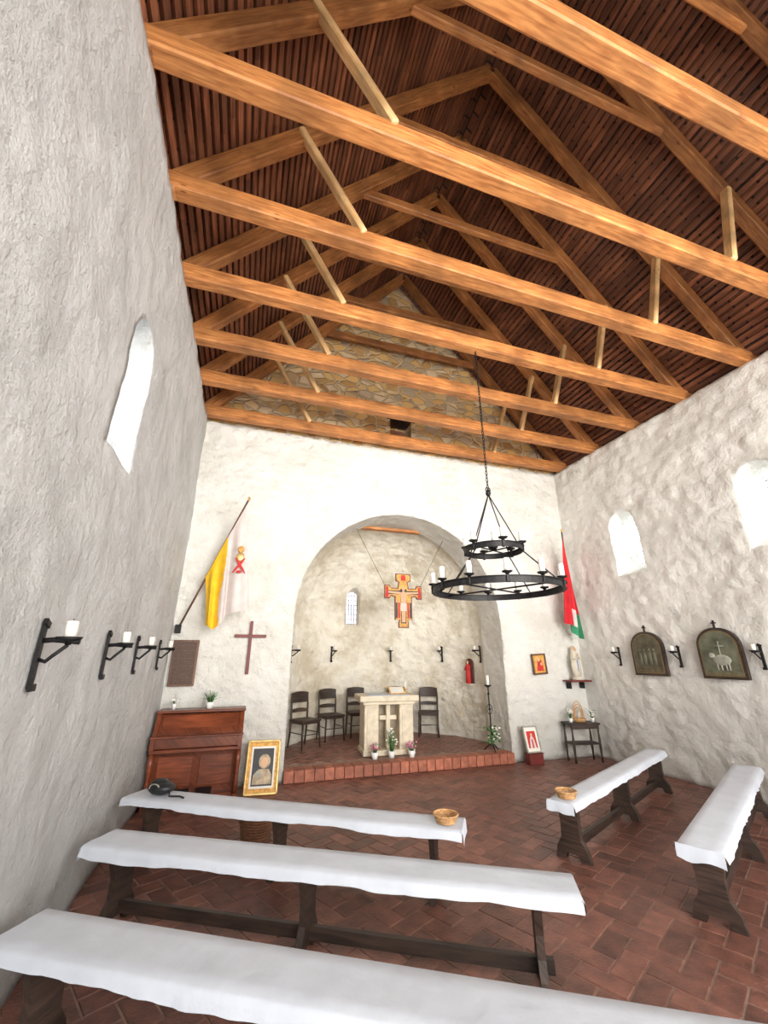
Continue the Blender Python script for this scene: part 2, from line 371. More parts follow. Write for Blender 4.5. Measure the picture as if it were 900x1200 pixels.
for j in range(8): b.box((WX,q+.17,2.38+.107*j),(.27,.015,.010),'iron')
b.make('window_1')
def win(name,x,y,sg,w=.34):
    b=B();b.box((x,y,3.68),(.006,w,.86),'glass')
    n=4
    for i in range(0,n+1): b.box((x-sg*.01,y-w/2+i*w/n,3.68),(.014,.018,.86),'iron')
    for i in range(9): b.box((x-sg*.01,y,3.26+i*.105),(.014,w,.015),'iron')
    b.make(name)
win('window_2',XR+.47,5.33,1);win('window_3',XR+.47,3.2,1);win('window_4',XL-.53,3.15,-1,.42)
b=B();b.box((AC,AY+.04,AS+AR-.085),(1.25,.14,.05),'beam',bev=.005);b.make('trim_1')
# ------------------------------------------------------------------ floor (herringbone brick)
def herring(b,x0,x1,y0,y1,z,ang,k,test=None,L=.29):
    W=L/2;gp=.010;c,s=math.cos(ang),math.sin(ang);cx=(x0+x1)/2;cy=(y0+y1)/2
    N=int(max(x1-x0,y1-y0)/W)+4
    for i in range(-N,N):
        for j in range(-N,N):
            d=(i-j)%4
            if d==0: a=(i*W,j*W,(i+2)*W,(j+1)*W)
            elif d==3: a=(i*W,j*W,(i+1)*W,(j+2)*W)
            else: continue
            q=[(a[0]+gp/2,a[1]+gp/2),(a[2]-gp/2,a[1]+gp/2),(a[2]-gp/2,a[3]-gp/2),(a[0]+gp/2,a[3]-gp/2)]
            w=[(cx+c*p-s*r,cy+s*p+c*r) for p,r in q]
            mx=sum(p[0] for p in w)/4;my=sum(p[1] for p in w)/4
            if not(x0<mx<x1 and y0<my<y1): continue
            if test and not all(test(*p) for p in w): continue
            dz=random.uniform(-.0015,.0015);v=random.choice((random.uniform(.62,1.1),random.uniform(.85,1.3)))
            e=.006
            top=[(mx+(p[0]-mx)*.965,my+(p[1]-my)*.965,z+dz) for p in w];bot=[(p[0],p[1],z-e) for p in w]
            b.add([Vector(t) for t in top+bot],[[0,1,2,3],[0,4,5,1],[1,5,6,2],[2,6,7,3],[3,7,4,0]],k,False,None,v)
b=B();b.box(((XL+XR)/2,(YF+YB)/2,-.055),(XR-XL+.4,YB-YF+.2,.1),'mortar')
herring(b,XL-.1,XR+.1,YF,YB+.1,0,math.radians(27),'brick');b.make('floor')
b=B()
pl=[(AC-AR,YB-.05),(AC+AR,YB-.05)]+[(AC+(AR+.08)*math.cos(PI*i/24),AY+(AR+.08)*math.sin(PI*i/24)) for i in range(25)]
b.ext(pl,.149,'mortar',Matrix.Identity(4))
def inside(x,y):
    if y<YB+.17: return False
    if y<AY: return abs(x-AC)<AR+.1
    return (x-AC)**2+(y-AY)**2<(AR+.12)**2
herring(b,AC-2,AC+2,YB,YB+2.8,.155,math.radians(45),'brick',inside,.25)
n=26;w=2*AR/n
for i in range(n):
    x=AC-AR+w*(i+.5)
    b.box((x,YB+.04,.082),(w-.008,.24,.155),'stepbrick',bev=.006,val=random.uniform(.7,1.25))
b.make('platform_apse')
# ------------------------------------------------------------------ roof
sl=math.atan2(RID-5.6,CX-XL+.05)
def slope_pt(side,t,off):
    ex=(XL-.05) if side<0 else (XR+.05);ez=5.6
    x=ex+(CX-ex)*t;z=ez+(RID-ez)*t
    nx=side*math.sin(sl)*(1);nz=math.cos(sl)
    return Vector((x+nx*off,0,z+nz*off))
b=B()
for sd in (-1,1):
    a=slope_pt(sd,-.12,.16);c=slope_pt(sd,1.0,.16);dd=(c-a).normalized();c=a+dd*(abs(CX-a.x)+.02)/abs(dd.x);l=(c-a).length
    vs=[Vector((a.x,YF-.5,a.z)),Vector((a.x,YB+.9,a.z)),Vector((c.x,YB+.9,c.z)),Vector((c.x,YF-.5,c.z))]
    b.add(vs,[[0,1,2,3]],'tiles',False,[Vector((0,0,0)),Vector((YB-YF,0,0)),Vector((YB-YF,l,0)),Vector((0,l,0))])
    n=int(l/.098)
    for i in range(n):
        t=-.1+1.1*i/n;p=slope_pt(sd,t,.125)
        nrm=(sd*math.sin(sl),0,math.cos(sl))
        y0=YF
        while y0<YB:
            y1=min(y0+random.uniform(1.5,3.4),YB+.1);o1=random.uniform(-.006,.006)
            b.beam((p.x,y0,p.z+o1),(p.x,y1,p.z+random.uniform(-.006,.006)),.056,.035,'lath',up=nrm,bev=0,val=random.uniform(.6,1.35));y0=y1
b.make('ceiling')
TY=[-.80,.13,1.07,2.0,2.93,3.85,4.78,5.70,6.62]
for n_,y in enumerate(TY):
    b=B();v=random.uniform(.85,1.1)
    j=lambda:random.uniform(-.02,.02)
    b.beam((XL-.35,y,5.62+j()),(XR+.35,y,5.62+j()),.15,.19,'beam',val=v)
    for sd in (-1,1):
        e=slope_pt(sd,-.05,0);r=slope_pt(sd,1,0)
        b.beam((e.x,y,e.z),(r.x,y,r.z-.03),.13,.18,'beam',up=(sd*math.sin(sl),0,math.cos(sl)),val=random.uniform(.62,.85))
    t=.53;c1=slope_pt(-1,t,-.02);c2=slope_pt(1,t,-.02)
    b.beam((c1.x,y+.02,c1.z),(c2.x,y+.02,c2.z),.08,.14,'beam',val=random.uniform(.7,1))
    b.beam((.72,y-.055,5.68),(.02,y-.055,6.90),.07,.10,'strut',up=(0,1,0),val=1.15)
    b.beam((XR-1.68,y-.055,5.68),(XR-1.25,y-.055,7.0),.07,.10,'strut',up=(0,1,0),val=1.15)
    b.make('roof_truss')
b=B();b.beam((XL-.22,YF,5.5),(XL-.22,YB,5.5),.18,.12,'beam');b.make('wall_plate')
b=B();b.beam((XR+.22,YF,5.5),(XR+.22,YB,5.5),.18,.12,'beam');b.make('wall_plate')
# ------------------------------------------------------------------ benches
def bench(a,c,nleg=3,seed=1,hem=.05,inset=.22,lt=.042,W=.30):
    a=Vector(a);c=Vector(c);L=(c-a).length;rz=math.atan2(c.y-a.y,c.x-a.x);H=.46
    b=B();b.box((L/2,0,H-.022),(L,W-.02,.04),'dark',bev=.004)
    g=W/.30
    leg=[(-.15,0),(-.07,0),(-.05,.05),(.05,.05),(.07,0),(.15,0),(.13,.09),(.085,.16),(.08,.26),(.11*g,.35),(.125*g,H-.05),(-.125*g,H-.05),(-.11*g,.35),(-.08,.26),(-.085,.16),(-.13,.09)]
    for i in range(nleg):
        x=inset+(L-2*inset)*i/(nleg-1)
        Mx=Matrix.Translation((x-lt/2,0,0))@Matrix(((0,0,1,0),(1,0,0,0),(0,1,0,0),(0,0,0,1)))
        b.ext(leg,lt,'dark',Mx)
    b.box((L/2,0,.10),(L-.3,.035,.07),'dark',bev=.003)
    n=110;vs=[];fs=[]
    for i in range(n+1):
        x=-.015+(L+.03)*i/n
        w=noise.noise(Vector((x*2.2,seed*3.1,0)))*.016+noise.noise(Vector((x*9,seed,2)))*.012
        w2=noise.noise(Vector((x*2.5,seed*5.1,8)))*.016+noise.noise(Vector((x*8,seed,7)))*.012
        h1=hem+noise.noise(Vector((x*1.3,seed*2,4)))*.03+noise.noise(Vector((x*5,seed*2,4)))*.012;h2=hem+noise.noise(Vector((x*1.4,seed*2,9)))*.03
        y=W/2+.006
        tz=lambda yy:noise.noise(Vector((x*3,yy*9,seed*4)))*.007+.004
        pr=[(-y-.012-abs(w),H-h1),(-y-.006-w*.5,H-h1*.5),(-y,H-.006),(-y+.012,H+.006),(-y*.5,H+.003+tz(-.5)),(0,H+.003+tz(0)),(y*.5,H+.003+tz(.5)),(y-.012,H+.006),(y,H-.006),(y+.006+w2*.5,H-h2*.5),(y+.012+abs(w2),H-h2)]
        for p in pr: vs.append(Vector((x,p[0],p[1])))
    m=11
    for i in range(n):
        for k in range(m-1): fs.append([i*m+k,(i+1)*m+k,(i+1)*m+k+1,i*m+k+1])
    b.add(vs,fs,'cloth',True)
    for x0,sg in ((-.015,-1),(L+.015,1)):
        vv=[];q=10
        for k in range(q+1):
            y=-W/2-.008+(W+.016)*k/q;dz=hem*1.5+noise.noise(Vector((y*9,seed,x0)))*.03
            vv+= [Vector((x0-sg*.004,y,H+.006)),Vector((x0+sg*.008,y,H-.01)),Vector((x0+sg*(.014+.014*noise.noise(Vector((y*14,seed,1)))),y,H-dz))]
        b.add(vv,[[3*k+r,3*k+3+r,3*k+4+r,3*k+1+r] for k in range(q) for r in (0,1)],'cloth',True)
    return b.make('bench',(a.x,a.y,0),rz,recalc=False)
bench((-.83,5.06,0),(1.74,3.42,0),3,1)
bench((-.83,4.01,0),(1.92,2.42,0),3,2)
bench((-.89,2.95,0),(1.98,1.24,0),3,3)
bench((2.84,3.62,0),(5.56,4.97,0),3,4,.05,.14,.06,.23)
bench((3.09,2.56,0),(5.80,3.97,0),3,5,.05,.14,.06,.26)
# ------------------------------------------------------------------ harmonium
b=B();x0,x1=-.955,.10;yb=6.66
prof=[(0,0),(0,1.0),(.26,1.0),(.42,.80),(.52,.75),(.52,.62),(.46,.58),(.32,.54),(.30,.10),(.40,.08),(.40,0)]
def side(x,t,k='organ'):
    Mx=Matrix(((0,0,1,x),(-1,0,0,yb),(0,1,0,0),(0,0,0,1)));b.ext(prof,t,k,Mx,1)
side(x0,.05);side(x1-.05,.05)
xm=(x0+x1)/2;w=x1-x0
inner=[(0,0),(0,.98),(.25,.98),(.40,.79),(.49,.74),(.49,.63),(.30,.56),(.27,.02)]
b.ext(inner,w-.08,'organ',Matrix(((0,0,1,x0+.04),(-1,0,0,yb),(0,1,0,0),(0,0,0,1))),.9)
b.box((xm,yb-.13,1.01),(w+.03,.32,.03),'organ',bev=.008)
b.box((xm,yb-.50,.755),(w+.02,.06,.025),'organ',bev=.006)
b.box((xm,yb-.49,.60),(w,.05,.04),'organ',bev=.006)
b.box((xm,yb-.325,.895),(w-.16,.02,.17),'organ',rot=(-.66,0,0),bev=.004,val=1.25)
for xx in (xm-.24,xm+.24): b.box((xx,yb-.29,.34),(.40,.02,.34),'organ',bev=.006,val=1.2)
b.box((xm,yb-.30,.05),(w,.18,.09),'organ',bev=.006)
for s_ in (-1,1):
    b.lathe([(.03,.1),(.035,.2),(.022,.3),(.035,.45),(.03,.58)],'organ',(xm+s_*(w/2-.03),yb-.47,0),10)
    b.box((xm+s_*(w/2-.03),yb-.45,.05),(.06,.14,.10),'organ',bev=.008)
    b.box((xm+s_*.13,yb-.40,.10),(.18,.22,.03),'black',rot=(.35,0,0))
b.make('harmonium')
# ------------------------------------------------------------------ plants
def plant(name,loc,pr,ph,fh,fl=None,nl=30,spread=.1):
    b=B();b.lathe([(pr*.7,0),(pr,ph),(pr*.9,ph),(pr*.85,ph*.85)],'pot',seg=16);b.lathe([(pr*.85,ph*.8),(pr*.8,ph*.86)],'niche',seg=12)
    for i in range(nl):
        a=random.uniform(0,2*PI);r=random.uniform(.1,1)*spread;h=ph+random.uniform(.25,1)*fh
        p0=Vector((math.cos(a)*pr*.3,math.sin(a)*pr*.3,ph*.8));p2=Vector((math.cos(a)*r,math.sin(a)*r,h))
        b.tube([p0,(p0+p2)/2+Vector((0,0,.02)),p2],.0025,'leaf',4)
        if fl and i%2==0: b.ball(p2,(.018,.018,.014),fl,seg=6)
        else:
            d=Vector((math.cos(a),math.sin(a),.1));s_=Vector((-math.sin(a),math.cos(a),0));l=random.uniform(.035,.06)
            b.add([p2,p2+d*l*.5+s_*l*.3,p2+d*l,p2+d*l*.5-s_*l*.3],[[0,1,2,3]],'leaf')
    b.make(name,loc,recalc=False)
plant('potted_plant',(-.36,6.52,1.026),.055,.08,.13,None,60,.09)
plant('flower_vase',(-.80,6.54,1.026),.03,.07,.05,'whitefl',12,.05)
plant('potted_flower',(2.13,7.03,.160),.06,.10,.12,'pink',34,.09)
plant('potted_flower',(2.74,6.99,.160),.06,.10,.12,'pink',34,.09)
plant('altar_plant',(2.42,7.05,.160),.06,.10,.32,'whitefl',50,.10)
# ------------------------------------------------------------------ framed pictures
def frame(name,loc,rot,w,h,fw,kf,kin,extra=None):
    b=B()
    for s_ in (-1,1):
        b.box((s_*(w/2-fw/2),0,h/2),(fw,.035,h),kf,bev=.006);b.box((0,0,h/2+s_*(h/2-fw/2)),(w,.035,fw),kf,bev=.006)
    b.box((0,.008,h/2),(w-.02,.012,h-.02),kin)
    if extra: extra(b,w,h)
    return b.make(name,loc,rot=rot)
def circ(cx,cy,rx,ry,n=16): return [(cx+rx*math.cos(2*PI*i/n),cy+ry*math.sin(2*PI*i/n)) for i in range(n)]
def e1(b,w,h):
    I=wallB(0,0,.0015)
    b.ext([(-w*.36,h*.12),(w*.36,h*.12),(w*.36,h*.88),(-w*.36,h*.88)],.003,'paper',I)
    I=wallB(0,0,-.002);b.ext([(-w*.31,h*.16),(w*.31,h*.16),(w*.31,h*.84),(-w*.31,h*.84)],.003,'blackp',I)
    I=wallB(0,0,-.005)
    b.ext([(-.12,h*.19),(.12,h*.19),(.12,h*.36),(.08,h*.46),(-.05,h*.46),(-.11,h*.36)],.002,'sepia',I)
    b.ext(circ(.02,h*.60,.075,.085),.002,'sepia',I);b.ext(circ(-.055,h*.37,.035,.04),.004,'greyst',I);b.ext(circ(.02,h*.58,.045,.06),.004,'skin',I)
frame('framed_picture',(.39,6.36,0),(-math.radians(18),0,math.radians(-6)),.43,.63,.03,'gold','goldp',e1)
def e2(b,w,h):
    I=wallB(0,0,.0015);b.ext([(-.09,.07),(.09,.07),(.09,.32),(-.09,.32)],.002,'red',I)
    I=wallB(0,0,-.001);b.ext([(-.06,.07),(.06,.07),(.045,.19),(.02,.24),(-.02,.24),(-.045,.19)],.002,'whitec',I)
    I=wallB(0,0,-.0035);b.ext(circ(0,.262,.022,.028),.002,'skin',I)
    b.ext([(-.015,.07),(.015,.07),(.012,.2),(-.012,.2)],.002,'red',I)
b=B();b.box((0,0,.08),(.27,.14,.16),'crossred',bev=.008);b.box((0,-.005,.163),(.29,.16,.012),'crossred',bev=.004);b.make('wooden_box',(4.78,6.62,0))
frame('framed_saint_picture',(4.77,6.58,.172),(-math.radians(12),0,math.radians(4)),.30,.40,.022,'greyst','paper',e2)
def e3(b,w,h):
    I=wallB(0,0,-.001);b.ext([(-.07,.06),(.08,.06),(.07,.2),(.03,.27),(-.03,.26)],.002,'red',I)
    I=wallB(0,0,-.004);b.ext(circ(-.01,.26,.03,.036),.002,'skin',I)
    b.ext(circ(.04,.18,.022,.026),.002,'skin',I)
frame('icon_picture',(5.22,6.77,1.37),(0,math.radians(-3),0),.30,.36,.03,'brown','goldp',e3)
b=B();b.box((0,0,0),(.34,.03,.62),'brown',bev=.006);b.box((0,-.014,0),(.29,.012,.57),'board',bev=.003)
for i in range(14): b.box((0,-.021,.24-.036*i),(.17+.05*(i%3),.002,.004),'brown')
b.make('memorial_board',(-.79,6.78,1.6),0)
b=B();b.beam((0,0,-.38),(0,0,.38),.045,.03,'crossred',up=(0,1,0),bev=.004);b.beam((-.23,-.008,.16),(.23,-.008,.16),.045,.03,'crossred',up=(0,1,0),bev=.004)
b.make('wooden_cross',(.08,6.785,1.815))
# ------------------------------------------------------------------ sconces
def sconce(loc,rz,sc=1,L=.15):
    b=B();b.box((0,-.012,0),(.038,.018,.31),'iron',bev=.003)
    b.box((0,-.018,.155),(.055,.022,.035),'iron',rot=(0,.4,0),bev=.004);b.box((0,-.022,-.15),(.055,.022,.035),'iron',bev=.004)
    b.tube([(0,-.02,-.02),(0,-.05,-.03),(0,-L*.6,.0),(0,-L,.05)],.010,'iron',8)
    b.tube([(0,-.015,.07),(0,-L*.5,.075),(0,-L-.05,.065)],.013,'iron',8)
    b.lathe([(.012,.05),(.02,.065),(.052,.075),(.06,.09),(.05,.085),(.02,.082)],'iron',(0,-L,0),16)
    b.lathe([(.028,.085),(.028,.165),(.022,.17),(.004,.168)],'wax',(0,-L,0),14)
    b.tube([(0,-L,.165),(0,-L,.182)],.002,'black',4)
    o=b.make('wall_sconce',loc,rz);o.scale=(sc,)*3;return o
for y in (2.60,3.72,4.68,5.85): sconce((XL+.01,y,1.70),PI/2,1.0,.13)
for y in (5.86,4.78,3.70): sconce((XR-.035,y,1.68),-PI/2,.9)
for x,y in ((.84,8.30),(1.83,9.2),(3.18,9.3),(4.12,8.62),(4.50,7.65)):
    d=Vector((x-AC,y-AY,0)).normalized();p=Vector((AC,AY,0))+d*(AR+.035)
    sconce((p.x,p.y,1.72),math.atan2(d.y,d.x)-PI/2,.95)
# ------------------------------------------------------------------ arched plaques on right wall
def plaque(y,kin,fig):
    b=B()
    def A(h,w,zc):
        p=[(-w,-h),(w,-h)]+[(w*math.cos(PI*i/14),zc+w*.85*math.sin(PI*i/14)) for i in range(15)];return p
    b.ext(A(.30,.285,.12),.05,'dark',wallB(0,0,0));b.ext(A(.265,.25,.115),.006,'oldgold',wallB(0,0,-.05))
    b.ext(A(.25,.235,.115),.006,kin,wallB(0,0,-.053))
    b.box((0,-.02,.41),(.022,.02,.10),'dark');b.box((0,-.02,.425),(.06,.02,.02),'dark')
    if fig==1:
        for x in (-.12,-.04,.05,.13):
            b.ball((x,-.06,-.05),(.025,.012,.10),'plaqueg');b.ball((x,-.06,.08),(.02,.014,.025),'plaqueg')
    else:
        b.ball((.02,-.06,-.06),(.12,.02,.07),'greyst');b.ball((-.10,-.065,.0),(.045,.016,.035),'greyst')
        for x in (-.05,0,.06,.10): b.tube([(x,-.06,-.09),(x,-.06,-.19)],.010,'greyst',6)
        b.tube([(.02,-.062,-.05),(.02,-.062,.18)],.007,'greyst',6);b.tube([(-.04,-.062,.12),(.08,-.062,.12)],.007,'greyst',6)
    for x in (-.15,-.05,.05,.15): b.box((x,-.06,-.225),(.07,.004,.014),'oldgold')
    b.make('arched_plaque',(XR-.05,y,1.70),-PI/2)
plaque(5.27,'plaque',1);plaque(4.17,'plaqueg',2)
# ------------------------------------------------------------------ Mary statue on shelf
b=B();b.box((0,0,-.015),(.46,.24,.03),'crossred',bev=.005)
for x in (-.15,.15): b.box((x,.06,-.09),(.025,.12,.12),'iron',bev=.003)
b.make('statue_shelf',(5.93,6.68,1.27))
b=B();b.lathe([(.095,0),(.10,.02),(.085,.05),(.075,.06)],'statue',seg=20)
b.lathe([(.08,.05),(.078,.15),(.068,.28),(.06,.36),(.066,.42),(.062,.46),(.03,.49),(.022,.51)],'statue',seg=20,flat=.75)
b.ball((0,-.005,.545),(.034,.036,.045),'skin');b.lathe([(.075,.40),(.07,.44),(.046,.50),(.042,.55),(.036,.585),(.012,.60)],'statue',(0,.015,0),18,flat=.8)
b.ball((0,-.03,.54),(.026,.02,.034),'skin')
for s_ in (-1,1):
    b.tube([(s_*.06,0,.44),(s_*.065,-.04,.37),(s_*.03,-.07,.38),(0,-.08,.42)],[.024,.022,.017,.010],'statue',8)
    b.tube([(s_*.008,-.075,.40),(s_*.003,-.085,.45)],[.010,.005],'skin',6)
    b.tube([(s_*.07,.0,.42),(s_*.085,-.01,.25),(s_*.08,-.015,.08)],[.02,.022,.012],'statue',8)
b.box((0,-.053,.24),(.02,.01,.22),'blue',bev=.003)
b.make('madonna_statue',(5.93,6.66,1.272))
b=B();b.box((0,0,.585),(.56,.30,.03),'dark',bev=.004);b.box((0,0,.28),(.50,.26,.022),'dark',bev=.003)
for x in (-.24,.24):
    for y in (-.12,.12): b.lathe([(.02,0),(.014,.08),(.022,.2),(.022,.34),(.014,.45),(.022,.57)],'dark',(x,y,0),8)
b.box((0,-.13,.54),(.50,.02,.06),'dark')
b.make('side_table',(5.72,6.52,0),math.radians(-10))
b=B();b.lathe([(.10,0),(.12,.05),(.115,.06)],'wick',seg=22,flat=.7)
for r in (.12,.10,.08):
    b.tube([(r*math.cos(PI*i/14),.02,.04+r*2.4*math.sin(PI*i/14)) for i in range(15)],.008,'wick',6)
b.tube([(0,.02,.06),(0,-.0,.16)],[.028,.02],'statue',8);b.ball((0,0,.185),(.018,.018,.022),'statue')
b.make('grotto_basket',(5.73,6.53,.602))
plant('potted_flower',(5.53,6.52,.602),.036,.07,.13,'whitefl',26,.05)
plant('potted_flower',(5.925,6.44,.602),.036,.07,.13,'whitefl',26,.05)
# ------------------------------------------------------------------ flags
def flag(name,pole,cl,attach,bottoms,cols,nz=20,fold=.05,seed=1,emblem=False):
    b=B();b.tube(pole,.014,cl,10);p1=Vector(pole[1]);d=(p1-Vector(pole[0])).normalized()
    b.ball(p1+d*.03,(.022,.022,.035),'gold');b.box(Vector(pole[0]),(.08,.06,.12),'iron',bev=.006)
    a0,a1=Vector(attach[0]),Vector(attach[1]);n=len(bottoms)-1;N=40;vs=[]
    for i in range(N+1):
        t=i/N;top=a0.lerp(a1,t);k=t*n;k0=min(int(k),n-1);f=k-k0
        bo=Vector(bottoms[k0]).lerp(Vector(bottoms[k0+1]),f)
        for j in range(nz+1):
            s_=j/nz;p=top.lerp(bo,s_);am=fold*min(1,s_*2.2)
            p=p+Vector((math.sin(t*14+seed)*am*.35,math.sin(t*19+seed+s_*1.2)*am,0));vs.append(p)
    by={}
    for i in range(N):
        for j in range(nz):
            c=cols(i/N,j/nz);by.setdefault(c,[]).append([i*(nz+1)+j,(i+1)*(nz+1)+j,(i+1)*(nz+1)+j+1,i*(nz+1)+j+1])
    for c,f in by.items(): b.add(vs,f,c,True)
    if emblem:
        for (x,y,z,r,k,ro) in emblem: b.ball((x,y,z),r,k,(0,ro,0))
    for v in [v for v in b.bm.verts if not v.link_faces]: b.bm.verts.remove(v)
    return b.make(name,recalc=False)
def vc(t,s): return 'yellow' if (t<.46+.08*math.sin(s*5+1)) else 'whitec'
flag('vatican_flag',[(-.93,6.74,2.06),(-.165,6.2,3.93)],'brown',[(-.64,6.50,2.78),(-.19,6.22,3.87)],
     [(-.56,6.34,2.10),(-.42,6.30,2.04),(-.28,6.28,2.22),(.0,6.25,2.34)],vc,fold=.05,
     emblem=[(-.18,6.18,3.05,(.055,.012,.065),'gold',0),(-.18,6.175,3.16,(.045,.012,.05),'goldp',0),(-.19,6.17,2.92,(.018,.01,.14),'red',.6),(-.17,6.17,2.92,(.018,.01,.14),'red',-.6),(-.18,6.17,2.83,(.035,.01,.022),'red',0)])
def hc(t,s):
    if s>.86 and t>.35: return 'greenc'
    if s>.66 and t>.62: return 'whitec' if t<.9 else 'greenc'
    return 'redc'
flag('hungarian_flag',[(6.12,6.76,2.9),(5.78,6.35,4.02)],'dark',[(5.80,6.37,3.97),(5.97,6.53,3.45)],
     [(5.60,6.44,2.30),(5.72,6.44,2.24),(5.84,6.44,2.04),(6.0,6.44,1.98)],hc,fold=.045,seed=3)
# ------------------------------------------------------------------ crucifix (painted icon cross)
b=B()
def cr(o):
    return [(-.10-o,-.50-o),(.10+o,-.50-o),(.10+o,-.40),(.085+o,-.36),(.17+o,-.36+0),(.17+o,.05-o),(.24,.07-o),(.27-o,.02-o),(.37+o,.02-o),(.37+o,.27+o),(.27-o,.27+o),(.24,.22+o),(.11+o,.22+o),(.09+o,.33),(.15+o,.35-o),(.15+o,.49+o),
      (-.15-o,.49+o),(-.15-o,.35-o),(-.09-o,.33),(-.11-o,.22+o),(-.24,.22+o),(-.27+o,.27+o),(-.37-o,.27+o),(-.37-o,.02-o),(-.27+o,.02-o),(-.24,.07-o),(-.17-o,.05-o),(-.17-o,-.36),(-.085-o,-.36),(-.10-o,-.40)]
b.ext(cr(0),.025,'crossred',wallB(0,0,0));b.ext(cr(-.018),.004,'goldp',wallB(0,0,-.025))
J=wallB(0,0,-.029)
b.ext([(-.05,-.42),(.05,-.42),(.06,.20),(-.06,.20)],.002,'blackp',J);b.ext([(-.33,.10),(.33,.10),(.33,.17),(-.33,.17)],.002,'blackp',J)
J=wallB(0,0,-.031)
b.ext([(-.035,-.40),(.035,-.40),(.04,-.2),(.05,-.05),(.06,.12),(.02,.16),(-.02,.16),(-.06,.12),(-.05,-.05),(-.04,-.2)],.003,'skin',J)
b.ext([(-.30,.125),(-.05,.10),(-.05,.145),(-.30,.155)],.003,'skin',J);b.ext([(.30,.125),(.05,.10),(.05,.145),(.30,.155)],.003,'skin',J)
b.ext(circ(0,.20,.03,.04),.004,'skin',J)
b.ext([(-.055,-.2),(.055,-.2),(.055,-.06),(-.055,-.06)],.005,'whitec',J)
for s_ in (-1,1):
    for x in (.09,.135):
        b.ext([(s_*x-.017,-.33),(s_*x+.017,-.33),(s_*x+.015,-.05),(s_*x-.015,-.05)],.003,'red' if x<.1 else 'blackp',J)
        b.ext(circ(s_*x,-.03,.014,.018,12),.004,'skin',J)
    b.ext([(s_*.32-.03,.04),(s_*.32+.03,.04),(s_*.32+.02,.24),(s_*.32-.02,.24)],.003,'red',J)
b.ext([(-.05,.36),(.05,.36),(.04,.46),(-.04,.46)],.004,'red',J)
for s_ in (-1,1): b.tube([(s_*.36,.0,.27),(s_*.93,.0,1.32)],.004,'iron',5)
b.make('hanging_crucifix',(2.73,7.26,2.67))
# ------------------------------------------------------------------ altar
b=B();b.box((0,0,.855),(1.02,.62,.09),'altar',bev=.01);b.box((0,0,.785),(.90,.52,.05),'altar',bev=.006)
b.box((0,0,.045),(.88,.52,.08),'altar',bev=.008)
for x in (-.30,.30):
    b.box((x,0,.42),(.24,.46,.69),'altar',bev=.01)
    b.box((x,-.232,.42),(.15,.012,.55),'altar',bev=.004,val=.9)
b.box((0,.12,.42),(.38,.2,.69),'altard');b.box((0,-.10,.42),(.07,.12,.69),'altar',bev=.006);b.box((0,-.12,.55),(.30,.05,.07),'altar',bev=.006)
for x in (-.30,.30): b.box((x,-.235,.73),(.2,.02,.03),'altar',bev=.003)
b.box((0,0,.903),(.7,.628,.006),'cloth')
b.make('altar',(2.46,7.46,.155),math.radians(-5))
b=B();b.box((0,0,.03),(.22,.02,.06),'brown');b.box((0,-.05,.05),(.28,.2,.012),'goldp',rot=(.5,0,0));b.box((0,-.056,.055),(.24,.17,.01),'paper',rot=(.5,0,0))
b.make('missal_stand',(2.66,7.5,1.065),-.1)
b=B();b.lathe([(.035,0),(.012,.02),(.01,.05),(.03,.07)],'gold',seg=12);b.lathe([(.018,.07),(.018,.18),(.003,.185)],'wax',seg=12);b.make('altar_candle',(2.86,7.55,1.062))
b=B();b.tube([(0,0,0),(0,0,.14)],.006,'gold',6);b.tube([(-.04,0,.10),(.04,0,.10)],.006,'gold',6);b.lathe([(.03,0),(.006,.012)],'gold',seg=10);b.make('altar_cross',(2.54,7.62,1.062))
# ------------------------------------------------------------------ chairs
def chair(x,y,rz):
    b=B();b.box((0,0,.44),(.42,.40,.035),'dark',bev=.012,seg=2);b.box((0,0,.41),(.38,.36,.04),'dark')
    for sx in (-1,1):
        b.tube([(sx*.18,-.17,.43),(sx*.19,-.18,.2),(sx*.20,-.20,0)],[.02,.018,.014],'dark',8)
        b.tube([(sx*.185,.22,0),(sx*.18,.19,.25),(sx*.18,.18,.45),(sx*.185,.19,.70),(sx*.17,.20,.88)],[.015,.018,.02,.018,.015],'dark',8)
        b.tube([(sx*.185,-.18,.24),(sx*.18,.19,.24)],.009,'dark',6)
    b.tube([(-.185,-.17,.22),(.185,-.17,.22)],.009,'dark',6)
    for z,h in ((.80,.17),(.58,.05)):
        n=8;vs=[]
        for i in range(n+1):
            t=-1+2*i/n;xx=.185*t;yy=.18+.02*(1-t*t)+(z-.8)*.05
            for dy,dz in ((0,-h/2),(.016,-h/2),(.016,h/2+.02*(1-t*t)),(0,h/2+.02*(1-t*t))): vs.append(Vector((xx,yy+dy,z+dz)))
        fs=[[4*i+a,4*(i+1)+a,4*(i+1)+(a+1)%4,4*i+(a+1)%4] for i in range(n) for a in range(4)]+[[0,1,2,3],[4*n+3,4*n+2,4*n+1,4*n]]
        b.add(vs,fs,'dark',False)
    b.make('wooden_chair',(x,y,.160),rz)
for x,y in ((1.19,8.26),(1.76,8.78),(2.36,9.00),(3.20,8.94),(3.76,8.60)):
    d=Vector((x-2.5,y-6.0));chair(x,y,math.atan2(d.y,d.x)-PI/2)
